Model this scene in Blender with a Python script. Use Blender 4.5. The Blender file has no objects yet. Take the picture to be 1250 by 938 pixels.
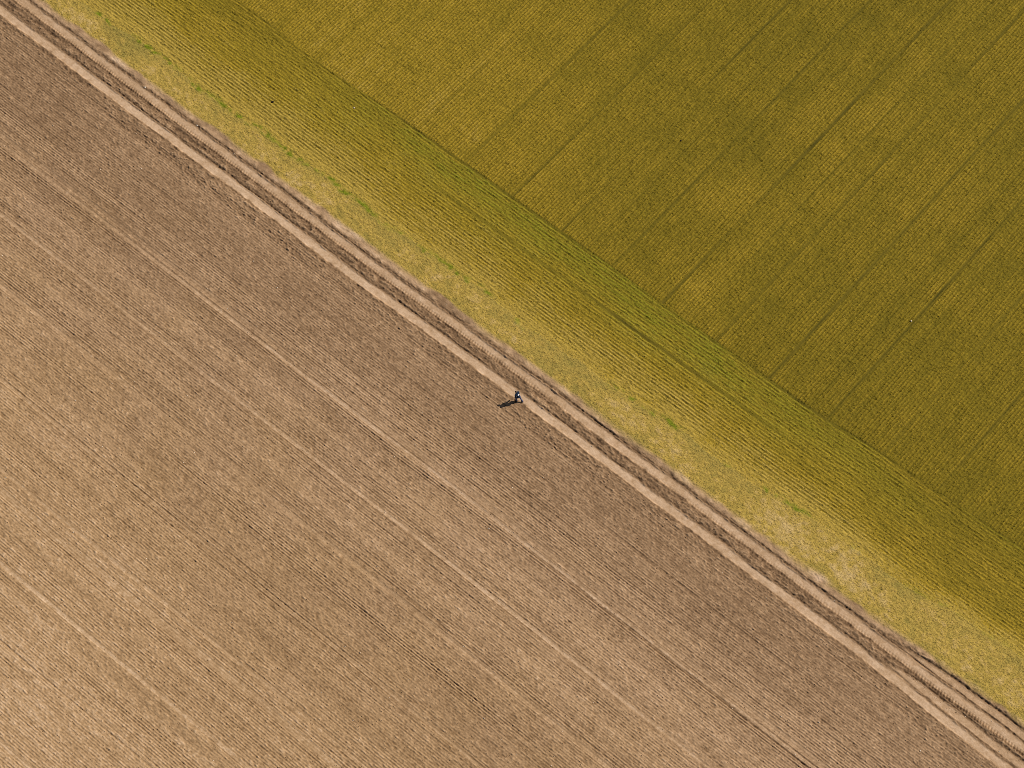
import bpy, bmesh, math, random
import numpy as np

random.seed(7)
S = bpy.context.scene
COL = S.collection
R = math.radians

# ------------------------------------------------------------------ camera geometry
# Drone at about 197 m with its longer lens, pitched some 24 degrees off the vertical.  X = right, Y = ahead, Z = up.
FOC = 2700.0            # focal length in photo pixels (1250 wide)
CX, CY = 625.0, 469.0
TILT = math.atan(FOC / 5934.0)
H = .08 * FOC * math.cos(TILT)


def ground_at(px, py, z=0.0):
    """Point of the ground (height z) seen at a place in the photograph."""
    dx, dy = (px - CX) / FOC, -(py - CY) / FOC
    wy = dy * math.cos(TILT) + math.sin(TILT)
    wz = dy * math.sin(TILT) - math.cos(TILT)
    k = (z - H) / wz
    return np.array([dx * k, wy * k])


def project(x, y, z=0.0):
    c, s = math.cos(TILT), math.sin(TILT)
    zz = z - H
    up = y * c + zz * s
    dep = y * s - zz * c
    return CX + FOC * x / dep, CY - FOC * up / dep


# drill direction of the ploughed field (towards the lower right) and of the crop field
AZ1 = R(-50.7)
EU = np.array([-math.sin(AZ1), -math.cos(AZ1)])      # (.80,-.60)
EV = np.array([-EU[1], EU[0]])                       # (.60,.80) towards the crop
AZ2 = R(41.4)
EC = np.array([math.sin(AZ2), math.cos(AZ2)])        # crop drills
NC = np.array([EC[1], -EC[0]])                       # across the crop drills
O = ground_at(626, 479)                              # middle of the south western wheel track


def uv(px, py):
    p = ground_at(px, py) - O
    return float(p @ EU), float(p @ EV)


def vv(px, py):
    return uv(px, py)[1]


# ------------------------------------------------------------------ noise on the (u, v) grid
DU, DV = 0.075, 0.05
U0, U1, V0, V1 = -86.0, 84.0, -66.0, 78.0
NU, NV = int((U1 - U0) / DU), int((V1 - V0) / DV)
us = (U0 + np.arange(NU) * DU).astype(np.float32)
vs = (V0 + np.arange(NV) * DV).astype(np.float32)
FU = np.fft.fftfreq(NU, DU).astype(np.float32)[:, None]
FV = np.fft.rfftfreq(NV, DV).astype(np.float32)[None, :]
rng = np.random.default_rng(11)


def noise(su, sv, ang=0.0):
    """Unit-variance random field, correlated over su along u and sv across (metres)."""
    w = rng.standard_normal((NU, NV), dtype=np.float32)
    F = np.fft.rfft2(w)
    if ang:
        fu = FU * math.cos(ang) + FV * math.sin(ang)
        fv = -FU * math.sin(ang) + FV * math.cos(ang)
    else:
        fu, fv = FU, FV
    F *= np.exp(-2 * math.pi ** 2 * ((fu * su) ** 2 + (fv * sv) ** 2))
    r = np.fft.irfft2(F, s=(NU, NV)).astype(np.float32)
    r -= r.mean()
    r /= r.std() + 1e-9
    return r


def noise1(n, step, s, seed):
    g = np.random.default_rng(seed)
    w = g.standard_normal(n)
    F = np.fft.rfft(w) * np.exp(-2 * math.pi ** 2 * (np.fft.rfftfreq(n, step) * s) ** 2)
    r = np.fft.irfft(F, n)
    r -= r.mean()
    return (r / (r.std() + 1e-9)).astype(np.float32)


def sm(a, b, x):
    t = np.clip((x - a) / (b - a), 0, 1)
    return t * t * (3 - 2 * t)


def bump(x, c, w):
    return np.exp(-((x - c) / w) ** 2)


def bandf(x, c, half, soft):
    return sm(-half - soft, -half + soft, x - c) * (1 - sm(half - soft, half + soft, x - c))


U = us[:, None]
V = vs[None, :]
X = (O[0] + U * EU[0] + V * EV[0]).astype(np.float32)
Y = (O[1] + U * EU[1] + V * EV[1]).astype(np.float32)
PX, PY = project(X, Y)

# boundaries across v as functions of u ------------------------------------------------
wob_trk = (noise1(NU, DU, 4.0, 1) * 0.035 + noise1(NU, DU, 14.0, 2) * 0.07)[:, None]
SOIL_EDGE = -1.25
trk_pts = [uv(*p) for p in [(0, -26), (125, 66), (280, 190), (424, 295), (560, 392), (664, 466), (760, 542), (880, 630), (1000, 722), (1120, 808), (1185, 856), (1250, 905)]]
VERGE0 = 3.25
edge_pts = [uv(*p) for p in [(-120, -160), (0, -72), (125, 18), (345, 180), (500, 292), (640, 395), (760, 480), (900, 580), (1000, 640), (1122, 727), (1250, 803), (1330, 850)]]
head_pts = [uv(*p) for p in [(-40, -240), (250, -28), (415, 95), (550, 187), (710, 300), (870, 415), (1010, 512), (1180, 625), (1330, 724)]]


def curve(pts, extra=0):
    pts = sorted(pts)
    return np.interp(us, [p[0] for p in pts], [p[1] for p in pts]).astype(np.float32)[:, None]


VEDGE = curve(edge_pts) + (noise1(NU, DU, 0.5, 5) * 0.10 + noise1(NU, DU, 2.5, 6) * 0.12)[:, None]
VHEAD = curve(head_pts) + (noise1(NU, DU, 3.0, 8) * 0.06)[:, None]

# shared noise fields ---------------------------------------------------------------
n_f1 = noise(0.075, 0.055)
n_f2 = noise(0.19, 0.15)
n_f3 = noise(0.7, 0.45)
n_l1 = noise(3.0, 1.6)
n_l2 = noise(14.0, 6.0)
n_s1 = noise(1.6, 0.09)
n_s2 = noise(9.0, 0.35)

# =================================================================== soil field
ws = V + 0.045 * noise(7.0, 9.0)
PER = 0.245
ph = (ws / PER) % 1.0
rowid = np.floor(ws / PER)
# strength of the drill marks: per pass and per single coulter
vpass = np.arange(-80, 90, 1.0)
g = np.random.default_rng(3)
amp_line = np.interp(vs, vpass, 0.55 + 0.5 * g.random(len(vpass)))[None, :].astype(np.float32)
coul = g.random(2000).astype(np.float32)
camp = 0.60 + 0.60 * coul[(rowid.astype(np.int32) % 2000)]
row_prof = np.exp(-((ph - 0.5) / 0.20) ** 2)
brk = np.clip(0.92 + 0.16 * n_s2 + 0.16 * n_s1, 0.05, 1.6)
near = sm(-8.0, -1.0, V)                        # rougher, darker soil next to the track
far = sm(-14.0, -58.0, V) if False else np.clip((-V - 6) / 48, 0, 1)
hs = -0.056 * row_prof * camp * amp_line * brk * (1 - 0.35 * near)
hs += 0.0135 * n_f1 + 0.0035 * n_f2 + 0.003 * n_f3
hs += np.clip(n_f1 - 1.5, 0, 2) * 0.012 * (1 + near) + np.clip(n_f2 - 1.5, 0, 2) * 0.010 * (1 + near)
tone = 0.462 + 0.165 * far - 0.045 * near + 0.010 * n_l1 + 0.018 * n_l2 + 0.008 * n_f3 + 0.012 * n_s2
lt = np.convolve(g.standard_normal(2000), np.ones(5) / 5, 'same').astype(np.float32)
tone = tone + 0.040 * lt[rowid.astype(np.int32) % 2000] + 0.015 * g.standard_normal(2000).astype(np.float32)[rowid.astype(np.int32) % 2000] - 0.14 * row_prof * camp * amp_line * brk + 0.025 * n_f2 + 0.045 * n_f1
tone += 0.05 * sm(40, -60, U) * 0 + 0.0
del row_prof, camp

wl = V + (noise1(NU, DU, 7.0, 21) * 0.07 + noise1(NU, DU, 1.4, 22) * 0.025)[:, None]
# pale wheel marks (photo point, half width m, strength, dark edge on the south west side, on the north east side)
LIGHT = [((279, 387), .22, .20, .35, .6), ((208, 424), .24, .20, 1.0, .5), ((155, 471), .30, .08, .2, .6),
         ((84, 531), .20, .14, 1.0, .9), ((40, 720), .26, .17, .8, .5), ((202, 738), .24, .12, .4, .8),
         ((20, 926), .26, .12, .3, .9), ((10, 607), .5, .06, .2, .2), ((700, 700), .35, .04, .3, .1)]
for p, hw, st, d1, d2 in LIGHT:
    c = vv(*p)
    mod = np.clip(0.95 + 0.2 * noise1(NU, DU, 9.0, int(p[0]) + 31), 0.3, 1.5)[:, None]
    hw = hw * .72
    b = bandf(wl, c, hw, 0.06) * mod
    hs = hs * (1 - 0.8 * np.clip(b, 0, 1)) - 0.035 * b
    tone += 0.72 * st * b
    for s_, dd in ((-1, d1), (1, d2)):
        e = bump(wl, c + s_ * (hw + 0.09), 0.062) * dd * .8 * np.clip(0.9 + 0.25 * n_s2, 0, 1.6)
        hs -= 0.035 * e
        tone -= 0.13 * e
# dark drill lines
for p, st in [((549, 448), .55), ((60, 87), .3), ((0, 87), .6), ((155, 461), 1.0), ((81, 851), 1.1), ((0, 190), .35), ((0, 300), .6),
              ((0, 640), .6), ((200, 560), .15), ((300, 760), .4), ((600, 690), .5), ((640, 830), .5), ((480, 812), .35), ((350, 540), .4)]:
    c = vv(*p)
    e = bump(wl, c, 0.085) * st * .8 * np.clip(0.9 + 0.28 * n_s2, 0, 1.7)
    hs -= 0.040 * e
    tone -= 0.13 * e
gl = np.random.default_rng(77)
c = -2.2
while c > V0:
    e = bump(wl, c, 0.075) * gl.uniform(.1, .42) * np.clip(0.8 + 0.22 * n_s2 + 0.25 * noise1(NU, DU, 8.0, int(-c * 50))[:, None], 0, 1.7)
    hs -= 0.030 * e
    tone -= 0.14 * e
    e = bump(wl, c - .5, 0.14) * gl.uniform(0, .5)
    tone += 0.06 * e
    c -= gl.uniform(.7, 1.7)
# double dark rut at the lower right (photo 700..1000)
c = vv(904, 872)
b = sm(5, 20, U) * bandf(wl, c, .12, .08)
hs -= 0.05 * b
tone -= 0.14 * b
# broken strip of clods south west of the track
c = vv(549, 448)
b = bandf(wl, c, .45, .3) * np.clip(0.5 + 0.6 * n_l1, 0, 1.4)
hs += b * (0.012 * n_f1 + 0.008 * n_f2)
tone -= 0.05 * b

# =================================================================== wheel tracks
wt = V + wob_trk
spread = np.clip((U - uv(1040, 797)[0]) / (uv(1250, 950)[0] - uv(1040, 797)[0]), 0, 1.6)
ushift = 0.012 * np.maximum(-U - 30, 0)
t1 = -0.05 - 0.45 * spread
t2 = 2.04 + 0.10 * sm(-20, -60, U) - 0.02 * spread
t1b = t1 + 0.95 * np.clip(spread * 3, 0, 1) + 0.10 * spread
t2b = t2 + 0.95 * np.clip(spread * 2.5, 0, 1) + 0.12 * spread
in_trk = sm(-1.0, -0.75, wt) * 1.0
rough = 0.030 * n_f1 + 0.028 * n_f2 + 0.02 * n_f3 + 0.025 * n_s1
ht = rough * 0.75
tt = 0.34 + 0.04 * n_f2 + 0.06 * n_f1 + 0.05 * n_s1 + 0.012 * n_l1
wid = (0.012 * noise1(NU, DU, 1.2, 61) + 0.02 * noise1(NU, DU, 4.0, 62))[:, None]
cb1 = bandf(wt + 0.02 * n_f3 + 0.02 * n_f2, t1 + wid, 0.42, 0.12)
cb2 = bandf(wt + 0.02 * n_f3 + 0.02 * n_f2, t2 - wid, 0.42, 0.12)
on = sm(0.1, 0.3, spread)
cb1b = bandf(wt + 0.03 * n_f3, t1b, 0.36, 0.12) * on
cb2b = bandf(wt + 0.03 * n_f3, t2b, 0.32, 0.12) * on
wear1 = np.clip(1.1 + 0.06 * n_l1 + 0.06 * n_f3, 0.4, 1.4)
for cb, lift in ((cb1b, .21), (cb2b, .18), (cb1, .28), (cb2, .24)):
    ht = ht * (1 - 0.86 * cb) - 0.06 * cb
    tt = tt * (1 - cb) + cb * (0.40 + lift * wear1 + 0.025 * n_f2 + 0.03 * n_f1)
# tread lugs along the south west half of the second wheel track
lug_ph = ((U * 1.0 + (wt - t2) * 0.35 + 0.03 * n_f3) / 0.31) % 1.0
lug = np.exp(-((lug_ph - 0.5) / 0.21) ** 2)
lug_m = bandf(wt, t2 - 0.42, 0.20, 0.10) * np.clip(0.8 + 0.4 * noise1(NU, DU, 5.0, 77)[:, None], 0.1, 1.4)
ht -= 0.045 * lug * lug_m
tt -= 0.26 * lug * lug_m
lug2 = bandf(wt, t2 + 0.12, 0.22, 0.12) * 0.25
ht -= 0.02 * lug * lug2
tt -= 0.06 * lug * lug2
del lug_ph, lug, lug2
# crisp dark rims: grooves, with berm shadow on north east sides put into tone
for c, w_, st, hh in ((t1 - 0.56, .09, .07, .03), (t1 + 0.57, .085, .20, .07), (t2 - 0.62, .10, .08, .03), (t2 + 0.60, .08, .19, .06),
                      (t1b + 0.48, .10, .24 * on, .08 * on), (t2b + 0.45, .10, .2 * on, .09 * on)):
    e = bump(wt + 0.03 * n_f3, c, w_) * np.clip(0.85 + 0.4 * n_s1 + 0.2 * n_l1, 0.1, 1.7)
    ht = ht - hh * e
    tt = tt - st * e
# low bank between wheel track and verge
bank = sm(2.70, 3.08, wt - np.maximum(t2b - t2, 0) * 1.0)
ht = ht * (1 - 0.6 * bank) + 0.02 * bank
tt = tt * (1 - bank) + bank * (0.57 + 0.07 * n_f3 + 0.05 * n_f2)
mix = sm(-1.35, -0.75, V + 0.1 * n_f3)
hsoil = hs * (1 - mix) + ht * mix
tone = tone * (1 - mix) + tt * mix
del rough, lug_m

# =================================================================== verge + crop
n_c1 = noise(0.16, 0.13)
n_c2 = noise(1.0, 0.8)
n_p1 = noise(6.0, 4.0)
n_p2 = noise(16.0, 10.0)
n_cf = noise(0.30, 0.06, math.atan2(EC @ EV, EC @ EU))
n_hf = noise(0.30, 0.06)
n_cs = noise(5.0, 0.25, math.atan2(EC @ EV, EC @ EU))
PERC = 0.33
wh = V - curve(edge_pts) * 0.3 + 0.02 * noise(9.0, 7.0)
wc = (X - O[0]) * NC[0] + (Y - O[1]) * NC[1] + 0.05 * noise(9.0, 9.0)
inhead = 1 - sm(-0.12, 0.12, V - VHEAD)
incrop = sm(-0.10, 0.25, V - VEDGE)
ridge_h = 0.5 + 0.5 * np.cos(2 * math.pi * wh / PERC)
ridge_c = 0.5 + 0.5 * np.cos(2 * math.pi * wc / PERC)
g = np.random.default_rng(9)
rh = 0.7 + 0.5 * g.random(3000).astype(np.float32)
rc = 0.65 + 0.6 * g.random(3000).astype(np.float32)
vig_h = rh[(np.round(wh / PERC).astype(np.int32)) % 3000]
vig_c = rc[(np.round(wc / PERC).astype(np.int32)) % 3000]
ridge = ridge_h * inhead + ridge_c * (1 - inhead)
vig = vig_h * inhead + vig_c * (1 - inhead)
vig = vig * np.clip(1 + 0.16 * n_c2 + 0.12 * n_p1, 0.4, 1.6)
del ridge_h, ridge_c, vig_h, vig_c
fade = sm(0.0, 2.2, V - VEDGE)
hc = (0.024 * inhead * (0.12 + 0.88 * fade) + 0.10 * (1 - inhead)) * ridge ** 0.8 * vig + 0.009 * n_c1 * (0.4 + 0.6 * ridge) + 0.013 * n_f1 + 0.012 * (n_cf * (1 - inhead) + n_hf * inhead)
# missing rows: seam of headland and main crop, tramlines
tram = np.zeros_like(V * U)
seam = 0.55 * bump(V - VHEAD, 0.0, 0.11) * np.clip(0.5 + 0.7 * n_s2 + 0.3 * n_l1, 0, 1.3)
tram = np.maximum(tram, seam)
VH2 = VHEAD - 3.0
for p in [(569, 255)]:
    off = vv(*p) - np.interp(uv(*p)[0], us, VHEAD[:, 0])
    tram = np.maximum(tram, bump(V - VHEAD, off, 0.12) * np.clip(0.5 + 0.8 * n_s2 + 0.4 * n_l1, 0, 1.3))
nmain = (1 - inhead)
for px_, st in [(564, .5), (667, 1.0), (770, .55), (873, .9), (980, .5), (1085, .75), (1197, .95), (1300, .5), (461, .5), (1400, .8), (360, .3), (720, .2), (930, .25)]:
    q = ground_at(px_, 302) - O
    c = float(q @ NC)
    tram = np.maximum(tram, nmain * bump(wc, c, 0.13) * min(1, st * 1.2) * np.clip(0.9 + 0.4 * n_cs + 0.15 * n_p1, 0.0, 1.2))
hc *= 1 - 0.85 * np.clip(tram, 0, 1)
# verge: short matted grass
hv = 0.045 + 0.010 * n_f2 + 0.014 * n_f1 + 0.006 * n_f3
hveg = hv * (1 - incrop) + hc * incrop
vb = sm(-0.25, 0.35, V - VERGE0 - np.maximum(t2b - t2, 0) * .55 + 0.22 * n_f3 + 0.12 * n_l1)
Z = (hsoil * (1 - vb) + (hveg - 0.01 * (1 - incrop)) * vb).astype(np.float32)

# masks that the vegetation materials read
gr = np.random.default_rng(13)
lr = (np.convolve(gr.standard_normal(3000), np.ones(4) / 4, 'same') + .35 * gr.standard_normal(3000)).astype(np.float32)
yel = 0.435 + 0.025 * n_p1 + 0.025 * n_p2 + 0.040 * n_c2 + 0.04 * n_cf + 0.065 * lr[(np.round(wc / PERC).astype(np.int32)) % 3000]           # yellowish / tired leaf
headpos = np.clip((V - VEDGE) / np.maximum(VHEAD - VEDGE, 0.5), 0, 1)
yel_h = 0.92 - 0.36 * headpos ** .7 + 0.20 * sm(2.4, 0.0, V - VEDGE) + 0.06 * n_p1 + 0.04 * n_c2 + 0.04 * n_hf + 0.10 * sm(5, -50, U) + 0.07 * lr[(np.round(wh / PERC).astype(np.int32)) % 3000]
yel = yel * (1 - inhead) + yel_h * inhead
left = sm(10, -45, U)
yel += (1 - inhead) * left * 0.42 * sm(55, 12, V)
yel -= 0.38 * np.clip(tram, 0, 1) * (0.4 + 0.6 * incrop)
for (px_, py_, r_) in [(850, 350, 2.4), (846, 354, 1.6), (999, 145, 1.8), (900, 240, 3.0)]:
    q = ground_at(px_, py_)
    yel += 0.16 * np.exp(-((X - q[0]) ** 2 + (Y - q[1]) ** 2) / r_ ** 2)
green = bump(V - VEDGE + 0.09 * n_f2 + 0.04 * n_f3, 0.14, 0.30) * np.clip(.65 + .4 * n_f2 + .35 * n_c1, 0, 1.3) * np.clip(0.36 + 0.50 * noise1(NU, DU, 1.6, 44)[:, None] + 0.35 * n_c2 + 0.2 * n_f2 + 0.15 * left, 0, .9) * (1 - 0.8 * sm(25, 55, U))
green += inhead * incrop * np.clip(0.42 + 0.25 * n_p1 + 0.15 * n_l1, 0, 0.8) * sm(0.2, 0.85, headpos) * 0.60 * .9 * np.clip(1 + .25 * n_hf + .2 * n_c2, .3, 1.5)
green = np.clip(green, 0, 1)
verge_t = np.clip(0.58 + 0.03 * n_p1 + 0.07 * n_c2 + 0.05 * n_l1 + 0.05 * n_f2, 0, 1)
vergepos = np.clip((V - VERGE0) / np.maximum(VEDGE - VERGE0, 0.5), 0, 1)

# ------------------------------------------------------------------ helpers: materials
def new_mat(name):
    m = bpy.data.materials.new(name)
    m.use_nodes = True
    nt = m.node_tree
    b = nt.nodes['Principled BSDF']
    b.inputs['Roughness'].default_value = 0.9
    b.inputs['Specular IOR Level'].default_value = 0.15
    return m, nt, b


def nd(nt, t, **kw):
    n = nt.nodes.new(t)
    for k, v in kw.items():
        setattr(n, k, v)
    return n


def ramp(nt, fac, stops):
    r = nd(nt, 'ShaderNodeValToRGB')
    el = r.color_ramp.elements
    while len(el) < len(stops):
        el.new(0.5)
    for e, (p, c) in zip(el, stops):
        e.position = p
        e.color = (*c, 1)
    nt.links.new(fac, r.inputs['Fac'])
    return r.outputs['Color']


def attr(nt, name):
    return nd(nt, 'ShaderNodeAttribute', attribute_name=name).outputs['Fac']


def math_(nt, op, a, b):
    n = nd(nt, 'ShaderNodeMath', operation=op)
    for i, x in enumerate((a, b)):
        if isinstance(x, (int, float)):
            n.inputs[i].default_value = x
        else:
            nt.links.new(x, n.inputs[i])
    return n.outputs[0]


def mixc(nt, fac, a, b):
    n = nd(nt, 'ShaderNodeMix', data_type='RGBA')
    if isinstance(fac, (int, float)):
        n.inputs['Factor'].default_value = fac
    else:
        nt.links.new(fac, n.inputs['Factor'])
    for i, x in ((6, a), (7, b)):
        if isinstance(x, tuple):
            n.inputs[i].default_value = (*x, 1)
        else:
            nt.links.new(x, n.inputs[i])
    return n.outputs[2]


def tex_noise(nt, scale, detail=2.0, rough=0.6):
    c = nd(nt, 'ShaderNodeTexCoord')
    n = nd(nt, 'ShaderNodeTexNoise')
    n.inputs['Scale'].default_value = scale
    n.inputs['Detail'].default_value = detail
    n.inputs['Roughness'].default_value = rough
    nt.links.new(c.outputs['Object'], n.inputs['Vector'])
    return n.outputs['Fac']


SOIL_RAMP = [(0.0, (.070, .036, .016)), (0.35, (.232, .140, .074)), (0.60, (.405, .260, .148)), (1.0, (.70, .51, .355))]


def soil_colour(nt):
    f = math_(nt, 'ADD', attr(nt, 'tone'), math_(nt, 'MULTIPLY', math_(nt, 'SUBTRACT', tex_noise(nt, 9.0, 3.0, .7), .5), .34))
    c = ramp(nt, f, SOIL_RAMP)
    # drifts of redder and yellower earth
    d = math_(nt, 'ADD', attr(nt, 'far'), math_(nt, 'MULTIPLY', math_(nt, 'SUBTRACT', tex_noise(nt, .16, 3.0), .5), .8))
    c2 = nd(nt, 'ShaderNodeHueSaturation')
    nt.links.new(c, c2.inputs['Color'])
    c2.inputs['Hue'].default_value = .503
    c2.inputs['Saturation'].default_value = 1.06
    return mixc(nt, ramp(nt, d, [(.05, (0, 0, 0)), (.6, (1, 1, 1))]), c, c2.outputs[0])


def add_bump(nt, b, scale, dist, strength=.6):
    n = nd(nt, 'ShaderNodeBump')
    n.inputs['Strength'].default_value = strength
    n.inputs['Distance'].default_value = dist
    nt.links.new(tex_noise(nt, scale, 3.0, .65), n.inputs['Height'])
    nt.links.new(n.outputs[0], b.inputs['Normal'])


m_soil, nt, b = new_mat('tilled_earth')
nt.links.new(soil_colour(nt), b.inputs['Base Color'])
add_bump(nt, b, 14.0, .03)

CROP_OLIVE = (.203, .146, .0085)
CROP_YEL = (.350, .234, .020)
CROP_GREEN = (.155, .185, .008)
STRAW = (.420, .305, .085)


def crop_colour(nt, varamp=.75):
    y = math_(nt, 'ADD', attr(nt, 'yellow'), math_(nt, 'MULTIPLY', math_(nt, 'SUBTRACT', tex_noise(nt, 5.0, 3.0, .7), .5), varamp))
    c = ramp(nt, y, [(-0.0, (.070, .062, .003)), (.42, CROP_OLIVE), (.8, CROP_YEL), (1.0, (.41, .285, .052))])
    return mixc(nt, attr(nt, 'green'), c, CROP_GREEN)


def verge_colour(nt):
    y = math_(nt, 'ADD', attr(nt, 'yellow'), math_(nt, 'MULTIPLY', math_(nt, 'SUBTRACT', tex_noise(nt, 4.0, 3.0, .7), .5), .6))
    c = ramp(nt, y, [(0.0, (.270, .215, .045)), (.35, (.335, .245, .055)), (.62, (.420, .291, .060)), (1.0, (.52, .37, .15))])
    return mixc(nt, attr(nt, 'green'), c, CROP_GREEN)


m_verge, nt, b = new_mat('verge_turf')
nt.links.new(mixc(nt, attr(nt, 'cover'), soil_colour(nt), verge_colour(nt)), b.inputs['Base Color'])
add_bump(nt, b, 11.0, .05)

m_crop, nt, b = new_mat('cereal_canopy')
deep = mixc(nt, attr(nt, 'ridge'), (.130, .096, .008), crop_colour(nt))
deep = mixc(nt, attr(nt, 'bare'), deep, (.052, .045, .004))
nt.links.new(deep, b.inputs['Base Color'])
add_bump(nt, b, 11.0, .05)

m_blade, nt, b = new_mat('cereal_leaf')
nt.links.new(crop_colour(nt, .2), b.inputs['Base Color'])
m_grass, nt, b = new_mat('dry_grass_blade')
nt.links.new(verge_colour(nt), b.inputs['Base Color'])

# ------------------------------------------------------------------ mesh from the grid
MARG = 75.0
vis = (PX > -MARG) & (PX < 1250 + MARG) & (PY > -MARG) & (PY < 938 + MARG)
cell_vis = vis[:-1, :-1]
Vc = (V + U * 0)[:-1, :-1]


def grid_mesh(name, mask, mat, attrs):
    ii, jj = np.nonzero(mask & cell_vis)
    a = ii * NV + jj
    quads = np.stack([a, a + NV, a + NV + 1, a + 1], 1)
    uq = np.zeros(NU * NV, bool)
    uq[quads.ravel()] = True
    idx = np.nonzero(uq)[0]
    remap = np.zeros(NU * NV, np.int32)
    remap[idx] = np.arange(len(idx), dtype=np.int32)
    q = remap[quads].astype(np.int32)
    co = np.stack([X.ravel()[idx], Y.ravel()[idx], Z.ravel()[idx]], 1).astype(np.float32)
    me = bpy.data.meshes.new(name)
    me.vertices.add(len(co))
    me.vertices.foreach_set('co', co.ravel())
    me.loops.add(q.size)
    me.loops.foreach_set('vertex_index', q.ravel())
    me.polygons.add(len(q))
    me.polygons.foreach_set('loop_start', np.arange(0, q.size, 4, dtype=np.int32))
    me.polygons.foreach_set('use_smooth', np.ones(len(q), bool))
    me.update(calc_edges=True)
    for k, arr in attrs.items():
        at = me.attributes.new(k, 'FLOAT', 'POINT')
        at.data.foreach_set('value', (arr + 0 * Z).astype(np.float32).ravel()[idx])
    me.materials.append(mat)
    o = bpy.data.objects.new(name, me)
    COL.objects.link(o)
    return o


e_v = (VEDGE + 0 * V)[:-1, :-1]
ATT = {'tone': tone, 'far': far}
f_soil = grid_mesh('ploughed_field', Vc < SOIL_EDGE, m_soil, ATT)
f_trk = grid_mesh('wheel_track', (Vc >= SOIL_EDGE) & (Vc < 2.6), m_soil, ATT)
cover = np.clip(vb * (0.75 + 0.5 * sm(0.0, 0.25, vergepos) + 0.06 * n_c2 - 0.35 * sm(0.22, 0.0, vergepos) * (1 + n_f3 * .6)), 0, 1)
vyel = verge_t + 0.10 * sm(-5, 50, U) - 0.14 * sm(.45, 1.0, vergepos) - 0.16 * sm(0.45, 0.0, vergepos) * np.clip(1 + 0.9 * n_l1, 0, 2) + 0.04 * n_f2
f_verge = grid_mesh('grass_verge', (Vc >= 2.6) & (Vc < e_v), m_verge, {'tone': tone, 'far': far, 'cover': cover, 'yellow': vyel, 'green': green})
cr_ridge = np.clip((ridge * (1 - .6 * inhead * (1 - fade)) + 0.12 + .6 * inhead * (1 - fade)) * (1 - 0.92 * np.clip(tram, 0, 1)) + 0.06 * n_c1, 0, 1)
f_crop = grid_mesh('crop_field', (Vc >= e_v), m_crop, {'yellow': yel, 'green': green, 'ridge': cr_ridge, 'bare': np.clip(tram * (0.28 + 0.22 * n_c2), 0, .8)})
for o in (f_soil, f_trk, f_verge, f_crop):
    o['kind'] = 'structure'


# ------------------------------------------------------------------ grass and cereal leaves (triangles)
def sample(arr, x, y):
    p = np.stack([x - O[0], y - O[1]], 1)
    i = np.clip(((p @ EU) - U0) / DU, 0, NU - 1.01)
    j = np.clip(((p @ EV) - V0) / DV, 0, NV - 1.01)
    return arr[np.round(i).astype(int) if False else i.astype(int), j.astype(int)]


def blades(name, x, y, length, width, lean, attrs, mat, az=None):
    n = len(x)
    r = np.random.default_rng(len(x))
    if az is None:
        az = r.uniform(0, 2 * math.pi, n)
    z = sample(Z, x, y) - 0.015
    dx, dy = np.cos(az), np.sin(az)
    ox, oy = -dy * width / 2, dx * width / 2
    hl, vl = length * np.sin(lean), length * np.cos(lean)
    tipx, tipy = x + dx * hl, y + dy * hl
    a = np.stack([x + ox, y + oy, z], 1)
    b_ = np.stack([x - ox, y - oy, z], 1)
    mx, my, mz = x + dx * hl * .45, y + dy * hl * .45, z + vl * .75
    c1 = np.stack([mx - ox * .9, my - oy * .9, mz], 1)
    c2 = np.stack([mx + ox * .9, my + oy * .9, mz], 1)
    t = np.stack([tipx, tipy, z + vl], 1)
    co = np.stack([a, b_, c1, c2, t], 1).reshape(-1, 3).astype(np.float32)
    k = np.arange(n, dtype=np.int32) * 5
    loops = np.stack([k, k + 1, k + 2, k + 3, k + 3, k + 2, k + 4], 1).astype(np.int32)
    me = bpy.data.meshes.new(name)
    me.vertices.add(len(co))
    me.vertices.foreach_set('co', co.ravel())
    me.loops.add(loops.size)
    me.loops.foreach_set('vertex_index', loops.ravel())
    me.polygons.add(2 * n)
    st = np.stack([np.arange(n) * 7, np.arange(n) * 7 + 4], 1).astype(np.int32)
    me.polygons.foreach_set('loop_start', st.ravel())
    me.update(calc_edges=True)
    for key, arr in attrs.items():
        at = me.attributes.new(key, 'FLOAT', 'POINT')
        at.data.foreach_set('value', np.repeat(arr.astype(np.float32), 5))
    me.materials.append(mat)
    o = bpy.data.objects.new(name, me)
    COL.objects.link(o)
    o['kind'] = 'stuff'
    return o


def inframe(x, y, m=40):
    a, c = project(x, y)
    return (a > -m) & (a < 1250 + m) & (c > -m) & (c < 938 + m)


r = np.random.default_rng(5)
YB0, YB1 = ground_at(625, 978)[1], ground_at(625, -40)[1]
# cereal plants: candidates everywhere in the crop, kept where the drill ridge is
N = 1500000
x = r.uniform(-62, 62, N)
y = r.uniform(YB0, YB1, N)
p = np.stack([x - O[0], y - O[1]], 1)
k = (p @ EV > 6.0) & inframe(x, y)
x, y = x[k], y[k]
p = np.stack([x - O[0], y - O[1]], 1)
ed = np.interp(p @ EU, us, VEDGE[:, 0])
rd = sample(ridge, x, y)
tr = sample(tram, x, y)
k = (p @ EV > ed + .1) & (r.random(len(x)) < (rd ** 3.0) * (1 - .9 * np.clip(tr, 0, 1)))
x, y = x[k], y[k]
n = len(x)
crop = blades('cereal_leaves', x, y, r.uniform(.07, .17, n), r.uniform(.018, .040, n), r.uniform(.5, 1.25, n),
              {'yellow': sample(yel, x, y) + r.normal(.05, .23, n), 'green': np.clip(sample(green, x, y) + r.normal(0, .05, n), 0, 1)}, m_blade)
crop['label'] = 'rows of young olive green cereal leaves across the upper right field'
crop['category'] = 'crop'
print('crop blades', n)
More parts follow.
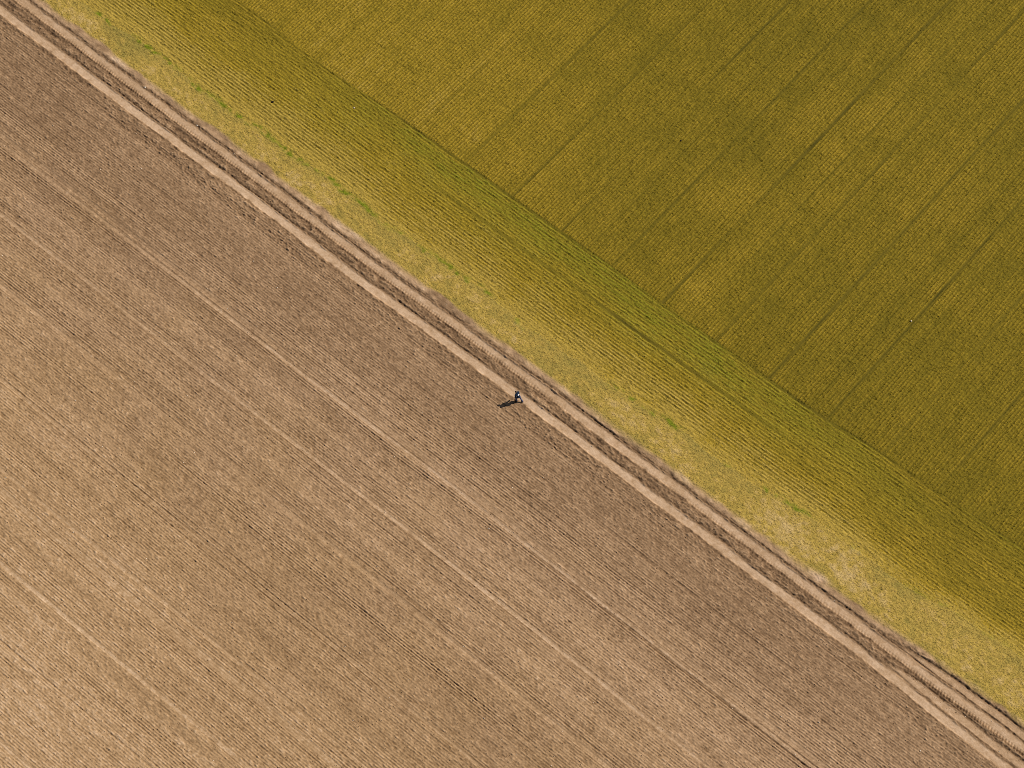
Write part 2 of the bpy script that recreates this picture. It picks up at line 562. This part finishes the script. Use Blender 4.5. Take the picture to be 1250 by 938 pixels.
# verge grass
N = 900000
uu = r.uniform(-80, 80, N)
w = r.uniform(2.7, 11.5, N)
x = O[0] + uu * EU[0] + w * EV[0]
y = O[1] + uu * EU[1] + w * EV[1]
ed = np.interp(uu, us, VEDGE[:, 0])
k = inframe(x, y) & (w < ed + np.abs(r.normal(0, .45, N)))
x, y, w, uu = x[k], y[k], w[k], uu[k]
cv = sample(cover, x, y)
k = r.random(len(x)) < np.clip(cv * 1.1 - .25, 0, 1) * .42
x, y = x[k], y[k]
n = len(x)
# matted down along the mowing direction
az = math.atan2(EU[1], EU[0]) + r.normal(0, 1.0, n) + math.pi * (r.random(n) < .5)
grass = blades('verge_grass', x, y, r.uniform(.06, .17, n), r.uniform(.012, .028, n), r.uniform(.7, 1.35, n),
               {'yellow': sample(vyel, x, y) + r.normal(.04, .11, n), 'green': np.clip(sample(green, x, y) * .9 + r.normal(0, .03, n), 0, 1)}, m_grass, az)
grass['label'] = 'straw yellow dry grass of the strip between track and crop'
grass['category'] = 'grass'
print('verge blades', n)

# ------------------------------------------------------------------ clods and pebbles
def noisy_stone(bm, loc, r_, seed, flat=.65):
    rr = random.Random(seed)
    res = bmesh.ops.create_icosphere(bm, subdivisions=1, radius=r_)
    ph_ = [rr.uniform(0, 6.28) for _ in range(3)]
    for v in res['verts']:
        d = v.co.normalized()
        f = 1 + .22 * math.sin(3 * d.x + ph_[0]) + .18 * math.sin(4 * d.y + ph_[1]) + .12 * math.sin(5 * d.z + ph_[2])
        v.co = v.co * f
        v.co.z *= flat
        v.co.x *= 1.25
        v.co += loc


from mathutils import Vector, Matrix, Euler


def stone_field(name, x, y, rad, mat, seed):
    g = np.random.default_rng(seed)
    bm = bmesh.new()
    bmesh.ops.create_icosphere(bm, subdivisions=1, radius=1)
    bv = np.array([v.co[:] for v in bm.verts])
    bf = np.array([[v.index for v in f.verts] for f in bm.faces])
    bm.free()
    n = len(x)
    nb = len(bv)
    jit = g.uniform(.7, 1.25, (n, nb, 1))
    co = bv[None] * jit * rad[:, None, None] * np.array([1.0, 1.0, .7])
    a = g.uniform(0, 6.28, n)
    sx = g.uniform(.8, 1.4, n)[:, None]
    cx = co[:, :, 0] * sx
    cy = co[:, :, 1]
    c, s = np.cos(a)[:, None], np.sin(a)[:, None]
    out = np.stack([cx * c - cy * s + x[:, None], cx * s + cy * c + y[:, None], co[:, :, 2] + (sample(Z, x, y) + rad * .25)[:, None]], 2)
    f = (bf[None] + (np.arange(n) * nb)[:, None, None]).reshape(-1, 3).astype(np.int32)
    me = bpy.data.meshes.new(name)
    me.vertices.add(n * nb)
    me.vertices.foreach_set('co', out.astype(np.float32).ravel())
    me.loops.add(f.size)
    me.loops.foreach_set('vertex_index', f.ravel())
    me.polygons.add(len(f))
    me.polygons.foreach_set('loop_start', np.arange(0, f.size, 3, dtype=np.int32))
    me.update(calc_edges=True)
    at = me.attributes.new('tone', 'FLOAT', 'POINT')
    at.data.foreach_set('value', np.repeat(np.clip(sample(tone, x, y) + g.normal(.02, .07, n), 0.05, 1), nb).astype(np.float32))
    at = me.attributes.new('far', 'FLOAT', 'POINT')
    at.data.foreach_set('value', np.repeat(sample(far + 0 * Z, x, y), nb).astype(np.float32))
    me.materials.append(mat)
    o = bpy.data.objects.new(name, me)
    COL.objects.link(o)
    o['kind'] = 'stuff'
    return o


m_clod, nt, b = new_mat('dry_clod')
nt.links.new(soil_colour(nt), b.inputs['Base Color'])
N = 220000
x = r.uniform(-62, 62, N)
y = r.uniform(YB0, YB1, N)
p = np.stack([x - O[0], y - O[1]], 1)
pv = p @ EV
w1 = np.exp(-((pv - .95) / .3) ** 2) + np.exp(np.minimum(pv + 1.0, 0) / 3.0) * .35 * (pv < -.8) + .45 * (pv < -.8)
k = inframe(x, y) & (r.random(N) < w1) & (pv < 1.4)
x, y = x[k], y[k]
o = stone_field('soil_clods', x, y, .016 + .028 * r.random(len(x)) ** 3, m_clod, 4)
o['label'] = 'small crumbly brown clods scattered over the ploughed field and track'
o['category'] = 'clods'
m_peb, nt, b = new_mat('pale_flint')
nt.links.new(ramp(nt, tex_noise(nt, 2.0, 2.0), [(.3, (.45, .36, .26)), (.7, (.72, .63, .52))]), b.inputs['Base Color'])
N = 900
x = r.uniform(-62, 62, N)
y = r.uniform(YB0, YB1, N)
p = np.stack([x - O[0], y - O[1]], 1)
k = inframe(x, y) & (p @ EV < 3.2)
x, y = x[k], y[k]
o = stone_field('pale_pebbles', x, y, .022 + .04 * r.random(len(x)) ** 3, m_peb, 6)
o['label'] = 'pale flint pebbles sprinkled over the bare brown soil'
o['category'] = 'pebbles'

m_dark, nt, b = new_mat('dark_damp_stone')
nt.links.new(ramp(nt, tex_noise(nt, 9.0, 3.0), [(.3, (.012, .009, .006)), (.7, (.035, .026, .016))]), b.inputs['Base Color'])
for i, (px_, py_, rad, mt, lab) in enumerate([
        (333, 125, .13, m_dark, 'black lump of earth in the yellow green headland rows at upper left'),
        (831, 172, .10, m_dark, 'dark lump of earth in the olive crop at upper middle'),
        (177, 107, .10, m_peb, 'white stone on the bank between wheel track and dry grass, at upper left'),
        (241, 153, .09, m_peb, 'pale stone on the edge of the dry grass, lower of two beside the track'),
        (432, 132, .10, m_peb, 'small pale stone in the green headland rows right of the black lump'),
        (1112, 393, .085, m_peb, 'small pale stone in the olive crop at the right')]):
    bm = bmesh.new()
    noisy_stone(bm, Vector((0, 0, 0)), rad, 50 + i)
    me = bpy.data.meshes.new('stone')
    bm.to_mesh(me)
    bm.free()
    me.materials.append(mt)
    o = bpy.data.objects.new('earth_lump' if mt is m_dark else 'stone', me)
    COL.objects.link(o)
    q = ground_at(px_, py_)
    o.location = (q[0], q[1], float(sample(Z, q[:1], q[1:])[0]) + rad * .4)
    o['label'] = lab
    o['category'] = 'lump' if mt is m_dark else 'stone'

# ------------------------------------------------------------------ the land beyond
m_far, nt, b = new_mat('distant_farmland')
tc = nd(nt, 'ShaderNodeTexCoord')
dp = nd(nt, 'ShaderNodeVectorMath', operation='DOT_PRODUCT')
nt.links.new(tc.outputs['Object'], dp.inputs[0])
dp.inputs[1].default_value = (EV[0], EV[1], 0)
side = math_(nt, 'GREATER_THAN', dp.outputs['Value'], float(O @ EV) + 5.0)
wv = nd(nt, 'ShaderNodeTexNoise')
wv.inputs['Scale'].default_value = 3.0
wv.inputs['Detail'].default_value = 4.0
soilc = ramp(nt, tex_noise(nt, 3.0, 4.0, .7), [(.3, (.20, .125, .072)), (.7, (.35, .235, .14))])
cropc = ramp(nt, tex_noise(nt, 3.0, 4.0, .7), [(.3, (.08, .065, .006)), (.7, (.19, .15, .018))])
nt.links.new(mixc(nt, side, soilc, cropc), b.inputs['Base Color'])
bm = bmesh.new()
bmesh.ops.create_grid(bm, x_segments=60, y_segments=60, size=2500)
for v in bm.verts:
    v.co.z = -0.55
me = bpy.data.meshes.new('ground')
bm.to_mesh(me)
bm.free()
me.materials.append(m_far)
o = bpy.data.objects.new('ground', me)
COL.objects.link(o)
o['kind'] = 'structure'

# ------------------------------------------------------------------ the person
def skin_mesh(chains):
    """Closed tapered surface along chains of (x, y, z, radius); a radius may be (across, front to back)."""
    ref = bmesh.new()
    bmesh.ops.create_icosphere(ref, subdivisions=2, radius=1)
    unit = [v.co.copy() for v in ref.verts]
    ref.free()
    bm = bmesh.new()
    for ch in chains:
        for a_, b_ in zip(ch, ch[1:]):
            vs_ = []
            for q in (a_, b_):
                rx, ry = q[3] if isinstance(q[3], tuple) else (q[3], q[3])
                rz = min(rx, ry)
                vs_ += [bm.verts.new((q[0] + u_.x * rx, q[1] + u_.y * ry, q[2] + u_.z * rz)) for u_ in unit]
            bmesh.ops.convex_hull(bm, input=vs_)
            bmesh.ops.delete(bm, geom=[v for v in bm.verts if not v.link_faces], context='VERTS')
    bmesh.ops.recalc_face_normals(bm, faces=bm.faces[:])
    out = bpy.data.meshes.new('limb')
    bm.to_mesh(out)
    bm.free()
    return out


def fuse(meshes, voxel):
    bm = bmesh.new()
    for m_ in meshes:
        bm.from_mesh(m_)
    me = bpy.data.meshes.new('fused')
    bm.to_mesh(me)
    bm.free()
    ob = bpy.data.objects.new('fused', me)
    COL.objects.link(ob)
    mod = ob.modifiers.new('r', 'REMESH')
    mod.mode = 'VOXEL'
    mod.voxel_size = voxel
    mod.use_smooth_shade = True
    s_ = ob.modifiers.new('s', 'SMOOTH')
    s_.iterations = 2
    dg = bpy.context.evaluated_depsgraph_get()
    out = bpy.data.meshes.new_from_object(ob.evaluated_get(dg))
    bpy.data.objects.remove(ob)
    bm = bmesh.new()
    bm.from_mesh(out)
    seen, best = set(), []
    for v0 in bm.verts:                       # keep the outer skin only
        if v0 in seen:
            continue
        st, grp = [v0], []
        seen.add(v0)
        while st:
            v = st.pop()
            grp.append(v)
            for e in v.link_edges:
                w = e.other_vert(v)
                if w not in seen:
                    seen.add(w)
                    st.append(w)
        if len(grp) > len(best):
            best = grp
    bs = set(best)
    bmesh.ops.delete(bm, geom=[v for v in bm.verts if v not in bs], context='VERTS')
    bm.to_mesh(out)
    bm.free()
    for p_ in out.polygons:
        p_.use_smooth = True
    return out


def ball(loc, sx, sy, sz, seg=16, rot=None):
    bm = bmesh.new()
    bmesh.ops.create_uvsphere(bm, u_segments=seg, v_segments=seg // 2 + 2, radius=1)
    M = Matrix.Translation(loc) @ (rot.to_matrix().to_4x4() if rot else Matrix()) @ Matrix.Diagonal((sx, sy, sz, 1))
    bm.transform(M)
    me = bpy.data.meshes.new('ball')
    bm.to_mesh(me)
    bm.free()
    return me


def part(name, me, mat, parent):
    me.name = name
    me.materials.clear()
    me.materials.append(mat)
    o = bpy.data.objects.new(name, me)
    COL.objects.link(o)
    o.parent = parent
    return o


def cloth_mat(name, c1, c2, scale=18.0):
    m, nt, b = new_mat(name)
    nt.links.new(ramp(nt, tex_noise(nt, scale, 3.0), [(.3, c1), (.7, c2)]), b.inputs['Base Color'])
    add_bump(nt, b, 22.0, .01, .4)
    return m


m_skin = cloth_mat('skin', (.46, .27, .19), (.52, .32, .23))
m_jacket = cloth_mat('navy_cloth', (.006, .013, .032), (.010, .026, .055))
m_jean = cloth_mat('blue_denim', (.065, .080, .15), (.105, .125, .215))
m_cap = cloth_mat('white_cotton', (.74, .76, .86), (.82, .84, .92))
m_shoe = cloth_mat('brown_leather', (.030, .018, .012), (.06, .035, .022))
m_hair = cloth_mat('dark_hair', (.02, .013, .009), (.04, .027, .018), 60)
m_plast = cloth_mat('dark_plastic', (.02, .02, .022), (.03, .03, .033))

PEL = (.03, -.27, .93)
CHE = (.01, -.13, 1.26)
NEK = (.0, -.035, 1.44)
HED = Vector((0, .055, 1.585))
SH = {-1: (-.185, -.105, 1.375), 1: (.195, -.045, 1.375)}
EL = {-1: (-.262, -.160, 1.110), 1: (.270, -.100, 1.105)}
WR = {-1: (-.250, -.100, .860), 1: (.255, -.010, .865)}
HAND = {-1: Vector((.05, .40, -.90)).normalized(), 1: Vector((-.05, .55, -.80)).normalized()}
HIP = {-1: (-.070, -.25, .90), 1: (.130, -.29, .90)}
KN = {-1: (-.095, -.06, .500), 1: (.185, -.385, .475)}
AN = {-1: (-.090, -.180, .085), 1: (.215, -.660, .145)}
TO = {-1: (-.105, .005, .030), 1: (.235, -.505, .030)}


def lerp3(a_, b_, t):
    return tuple(p + (q - p) * t for p, q in zip(a_[:3], b_[:3]))


def limb(p, q, r0, rm, r1):
    return [(*p, r0), (*lerp3(p, q, .4), rm), (*q, r1)]


def body_chains(g, arms=True, legs=True, torso=True):
    ch = []
    if torso:
        ch.append([(*PEL, (.155 + g, .105 + g)), (*lerp3(PEL, CHE, .45), (.135 + g, .095 + g)), (*CHE, (.160 + g, .110 + g)), (*lerp3(CHE, NEK, .6), (.135 + g, .085 + g)), (*NEK, (.058 + g, .055 + g))])
    for s_ in (-1, 1):
        if arms:
            ch.append([(*lerp3(CHE, NEK, .6), (.135 + g, .085 + g)), (*SH[s_], .062 + g)])
            ch.append(limb(SH[s_], EL[s_], .062 + g, .052 + g, .042 + g))
            ch.append(limb(EL[s_], WR[s_], .042 + g, .040 + g, .027 + g))
        if legs:
            ch.append([(*PEL, (.155 + g, .105 + g)), (*HIP[s_], .092 + g)])
            ch.append(limb(HIP[s_], KN[s_], .092 + g, .080 + g, .057 + g))
            ch.append([(*KN[s_], .057 + g), (*lerp3(KN[s_], AN[s_], .35), .058 + g), (*AN[s_], .036 + g)])
    return ch


person = bpy.data.objects.new('person', None)
COL.objects.link(person)
hg = ground_at(629.6, 478.4, 1.62)                 # the head seen in the photograph
FACE = R(46.0)
rot2 = Matrix.Rotation(FACE, 2)
off = rot2 @ Vector((0.0, .055))
px_, py_ = hg[0] - off.x, hg[1] - off.y
feet = [rot2 @ Vector(TO[s_][:2]) for s_ in (-1, 1)]
gz = max(float(sample(Z, np.array([px_ + f_.x]), np.array([py_ + f_.y]))[0]) for f_ in feet)
person.location = (px_, py_, gz - .005)
person.rotation_euler = (0, 0, FACE)
person.scale = (1.05, 1.05, 1.05)
person['label'] = 'dark haired person in navy jacket with white back patch, walking along the wheel track'
person['category'] = 'person'

# one continuous body: trunk, limbs, head with face, hands with five fingers, feet
ms = [skin_mesh(body_chains(-.012))]
ms.append(skin_mesh([[(*NEK, .05), (*lerp3(NEK, HED, .5), .052), (*HED, .06)]]))
tilt_h = Euler((R(-22), 0, 0))
hm = tilt_h.to_matrix()


def hp(x, y, z):
    return HED + hm @ Vector((x, y, z))


ms.append(ball(hp(0, -.005, .02), .076, .096, .105, 20, tilt_h))     # skull
ms.append(ball(hp(0, .035, -.055), .056, .058, .070, 16, tilt_h))    # jaw
ms.append(ball(hp(0, .098, -.018), 0.010, .020, .024, 12, tilt_h))    # nose
ms.append(ball(hp(0, .088, -.063), .024, .010, .006, 12, tilt_h))    # upper lip
ms.append(ball(hp(0, .086, -.075), .021, .010, .007, 12, tilt_h))    # lower lip
ms.append(ball(hp(0, .084, .022), .050, .012, .008, 12, tilt_h))     # brow
for s_ in (-1, 1):
    ms.append(ball(hp(s_ * .077, -.008, -.01), .011, .022, .032, 12, tilt_h))     # ears
    w_ = Vector(WR[s_])
    fwd = HAND[s_]
    side = Vector((-s_ * .75, 0, .66))                                # towards the thumb
    side = (side - fwd * side.dot(fwd)).normalized()
    palm = fwd.cross(side) * (-1 if s_ == 1 else 1)
    curl = palm if palm.x * s_ < 0 else -palm
    pm = w_ + fwd * .055
    q_ = Matrix((side, fwd, side.cross(fwd))).transposed().to_euler()
    ms.append(ball(pm, .040, .055, .019, 14, q_))
    for k_, (o_, l_) in enumerate([(.030, .070), (.011, .080), (-.010, .074), (-.030, .058)]):
        b0 = pm + side * o_ + fwd * .030
        b1 = b0 + fwd * l_ * .45 + curl * .006
        b2 = b1 + fwd * l_ * .28 + curl * .022
        b3 = b2 + fwd * l_ * .10 + curl * .022
        ms.append(skin_mesh([[(*b0, .010), (*b1, .0095), (*b2, .0088), (*b3, .0075)]]))
    t0_ = w_ + fwd * .03 + side * .030
    t1_ = t0_ + fwd * .028 + side * .026 + curl * .010
    t2_ = t1_ + fwd * .034 + side * .004 + curl * .010
    ms.append(skin_mesh([[(*t0_, .013), (*t1_, .011), (*t2_, .009)]]))
    a_ = Vector(AN[s_])
    t_ = Vector(TO[s_])
    ms.append(skin_mesh([[(*a_, .034), (*(a_ * .45 + t_ * .55 + Vector((0, 0, .004))), (.040, .030)), (*t_, (.036, .020))]]))
body = part('body', fuse(ms, .0065), m_skin, person)
for s_ in (-1, 1):
    part('eye', ball(hp(s_ * .031, 0.080, .003), 0.0095, .007, .007, 12, tilt_h), m_plast, person)

# clothes
jm = [skin_mesh(body_chains(.032, legs=False))]
hem = lerp3(PEL, CHE, -.03)
jm.append(skin_mesh([[(*hem, (.178, .132)), (*PEL, (.168, .120)), (*lerp3(PEL, CHE, .5), (.150, .108))]]))
jm.append(ball(Vector(NEK) + Vector((0, -.055, .03)), .125, .085, .075))      # folded hood
jm.append(skin_mesh([[(*lerp3(CHE, NEK, .75), (.085, .080)), (*lerp3(NEK, HED, .12), (.066, .064))]]))   # collar
jacket = part('jacket', fuse(jm, .012), m_jacket, person)
# white patch across the shoulder blades, cut from the cloth it lies on
bm = bmesh.new()
bm.from_mesh(jacket.data)
bm.normal_update()
cen = Vector(CHE) + Vector((.01, -.10, .03))
bmesh.ops.delete(bm, geom=[f for f in bm.faces if f.normal.y > -.15 or abs(f.calc_center_median().x - cen.x) > .065 or abs(f.calc_center_median().z - cen.z) > .075], context='FACES')
bm.normal_update()
for v in bm.verts:
    v.co += v.normal * .004
pme = bpy.data.meshes.new('white_patch')
bm.to_mesh(pme)
bm.free()
part('back_patch', pme, m_cap, jacket)
tm = skin_mesh(body_chains(.014, arms=False, torso=False) + [[(*lerp3(KN[s_], AN[s_], .35), .068), (*lerp3(KN[s_], AN[s_], .93), .062)] for s_ in (-1, 1)])
part('trousers', fuse([tm], .011), m_jean, person)
for s_ in (-1, 1):
    a_, t_ = Vector(AN[s_]), Vector(TO[s_])
    d_ = (t_ - a_)
    d_.z = 0
    d_.normalize()
    heel = a_ - d_ * .045
    heel.z = a_.z - .045 if s_ == 1 else .04
    sm_ = [skin_mesh([[(*heel, (.042, .040)), (*(heel.lerp(t_, .5) + Vector((0, 0, .012))), (.046, .042)), (*(t_ + Vector((0, 0, .012))), (.046, .032)), (*(t_ + d_ * .05 + Vector((0, 0, .008))), (.034, .022))]]),
           skin_mesh([[(*a_, .046), (*(a_ + Vector((0, -.005, -.05))), .044)]])]
    shoe = part('shoe', fuse(sm_, .009), m_shoe, person)
# hair
hb = bmesh.new()
bmesh.ops.create_uvsphere(hb, u_segments=20, v_segments=14, radius=1)
bmesh.ops.delete(hb, geom=[v for v in hb.verts if v.co.z < -.6 or (v.co.y > .42 and v.co.z < .45)], context='VERTS')
hb.transform(Matrix.Translation(hp(0, -.010, .018)) @ hm.to_4x4() @ Matrix.Diagonal((.083, .102, .108, 1)))
me = bpy.data.meshes.new('hair')
hb.to_mesh(me)
hb.free()
part('hair', me, m_hair, person)
for p_ in me.polygons:
    p_.use_smooth = True

# ------------------------------------------------------------------ light, sky, camera
SUN_EL = R(41.5)
sun_dir = Vector((.913 * math.cos(SUN_EL), .407 * math.cos(SUN_EL), math.sin(SUN_EL)))
sd = bpy.data.lights.new('sun', 'SUN')
sd.energy = 5.0
sd.angle = R(.53)
sd.color = (1.0, .93, .82)
so = bpy.data.objects.new('sun', sd)
so.rotation_euler = sun_dir.to_track_quat('Z', 'Y').to_euler()
so.location = (40, 20, 80)
COL.objects.link(so)
wd = bpy.data.worlds.new('World')
S.world = wd
wd.use_nodes = True
nt = wd.node_tree
sk = nt.nodes.new('ShaderNodeTexSky')
sk.sky_type = 'NISHITA'
sk.sun_disc = False
sk.sun_elevation = SUN_EL
sk.sun_rotation = math.atan2(sun_dir.x, sun_dir.y)
nt.links.new(sk.outputs[0], nt.nodes['Background'].inputs[0])
nt.nodes['Background'].inputs[1].default_value = .055

cd = bpy.data.cameras.new('camera')
cd.lens = 36 * FOC / 1250
cd.sensor_width = 36
cd.clip_end = 6000
co_ = bpy.data.objects.new('camera', cd)
co_.location = (0, 0, H)
co_.rotation_euler = (TILT, 0, 0)
COL.objects.link(co_)
S.camera = co_
S.view_settings.view_transform = 'Standard'
S.view_settings.look = 'None'
S.view_settings.exposure = 0
S.cycles.use_denoising = False
S.cycles.filter_width = 0.8
S.cycles.max_bounces = 4
S.cycles.diffuse_bounces = 2
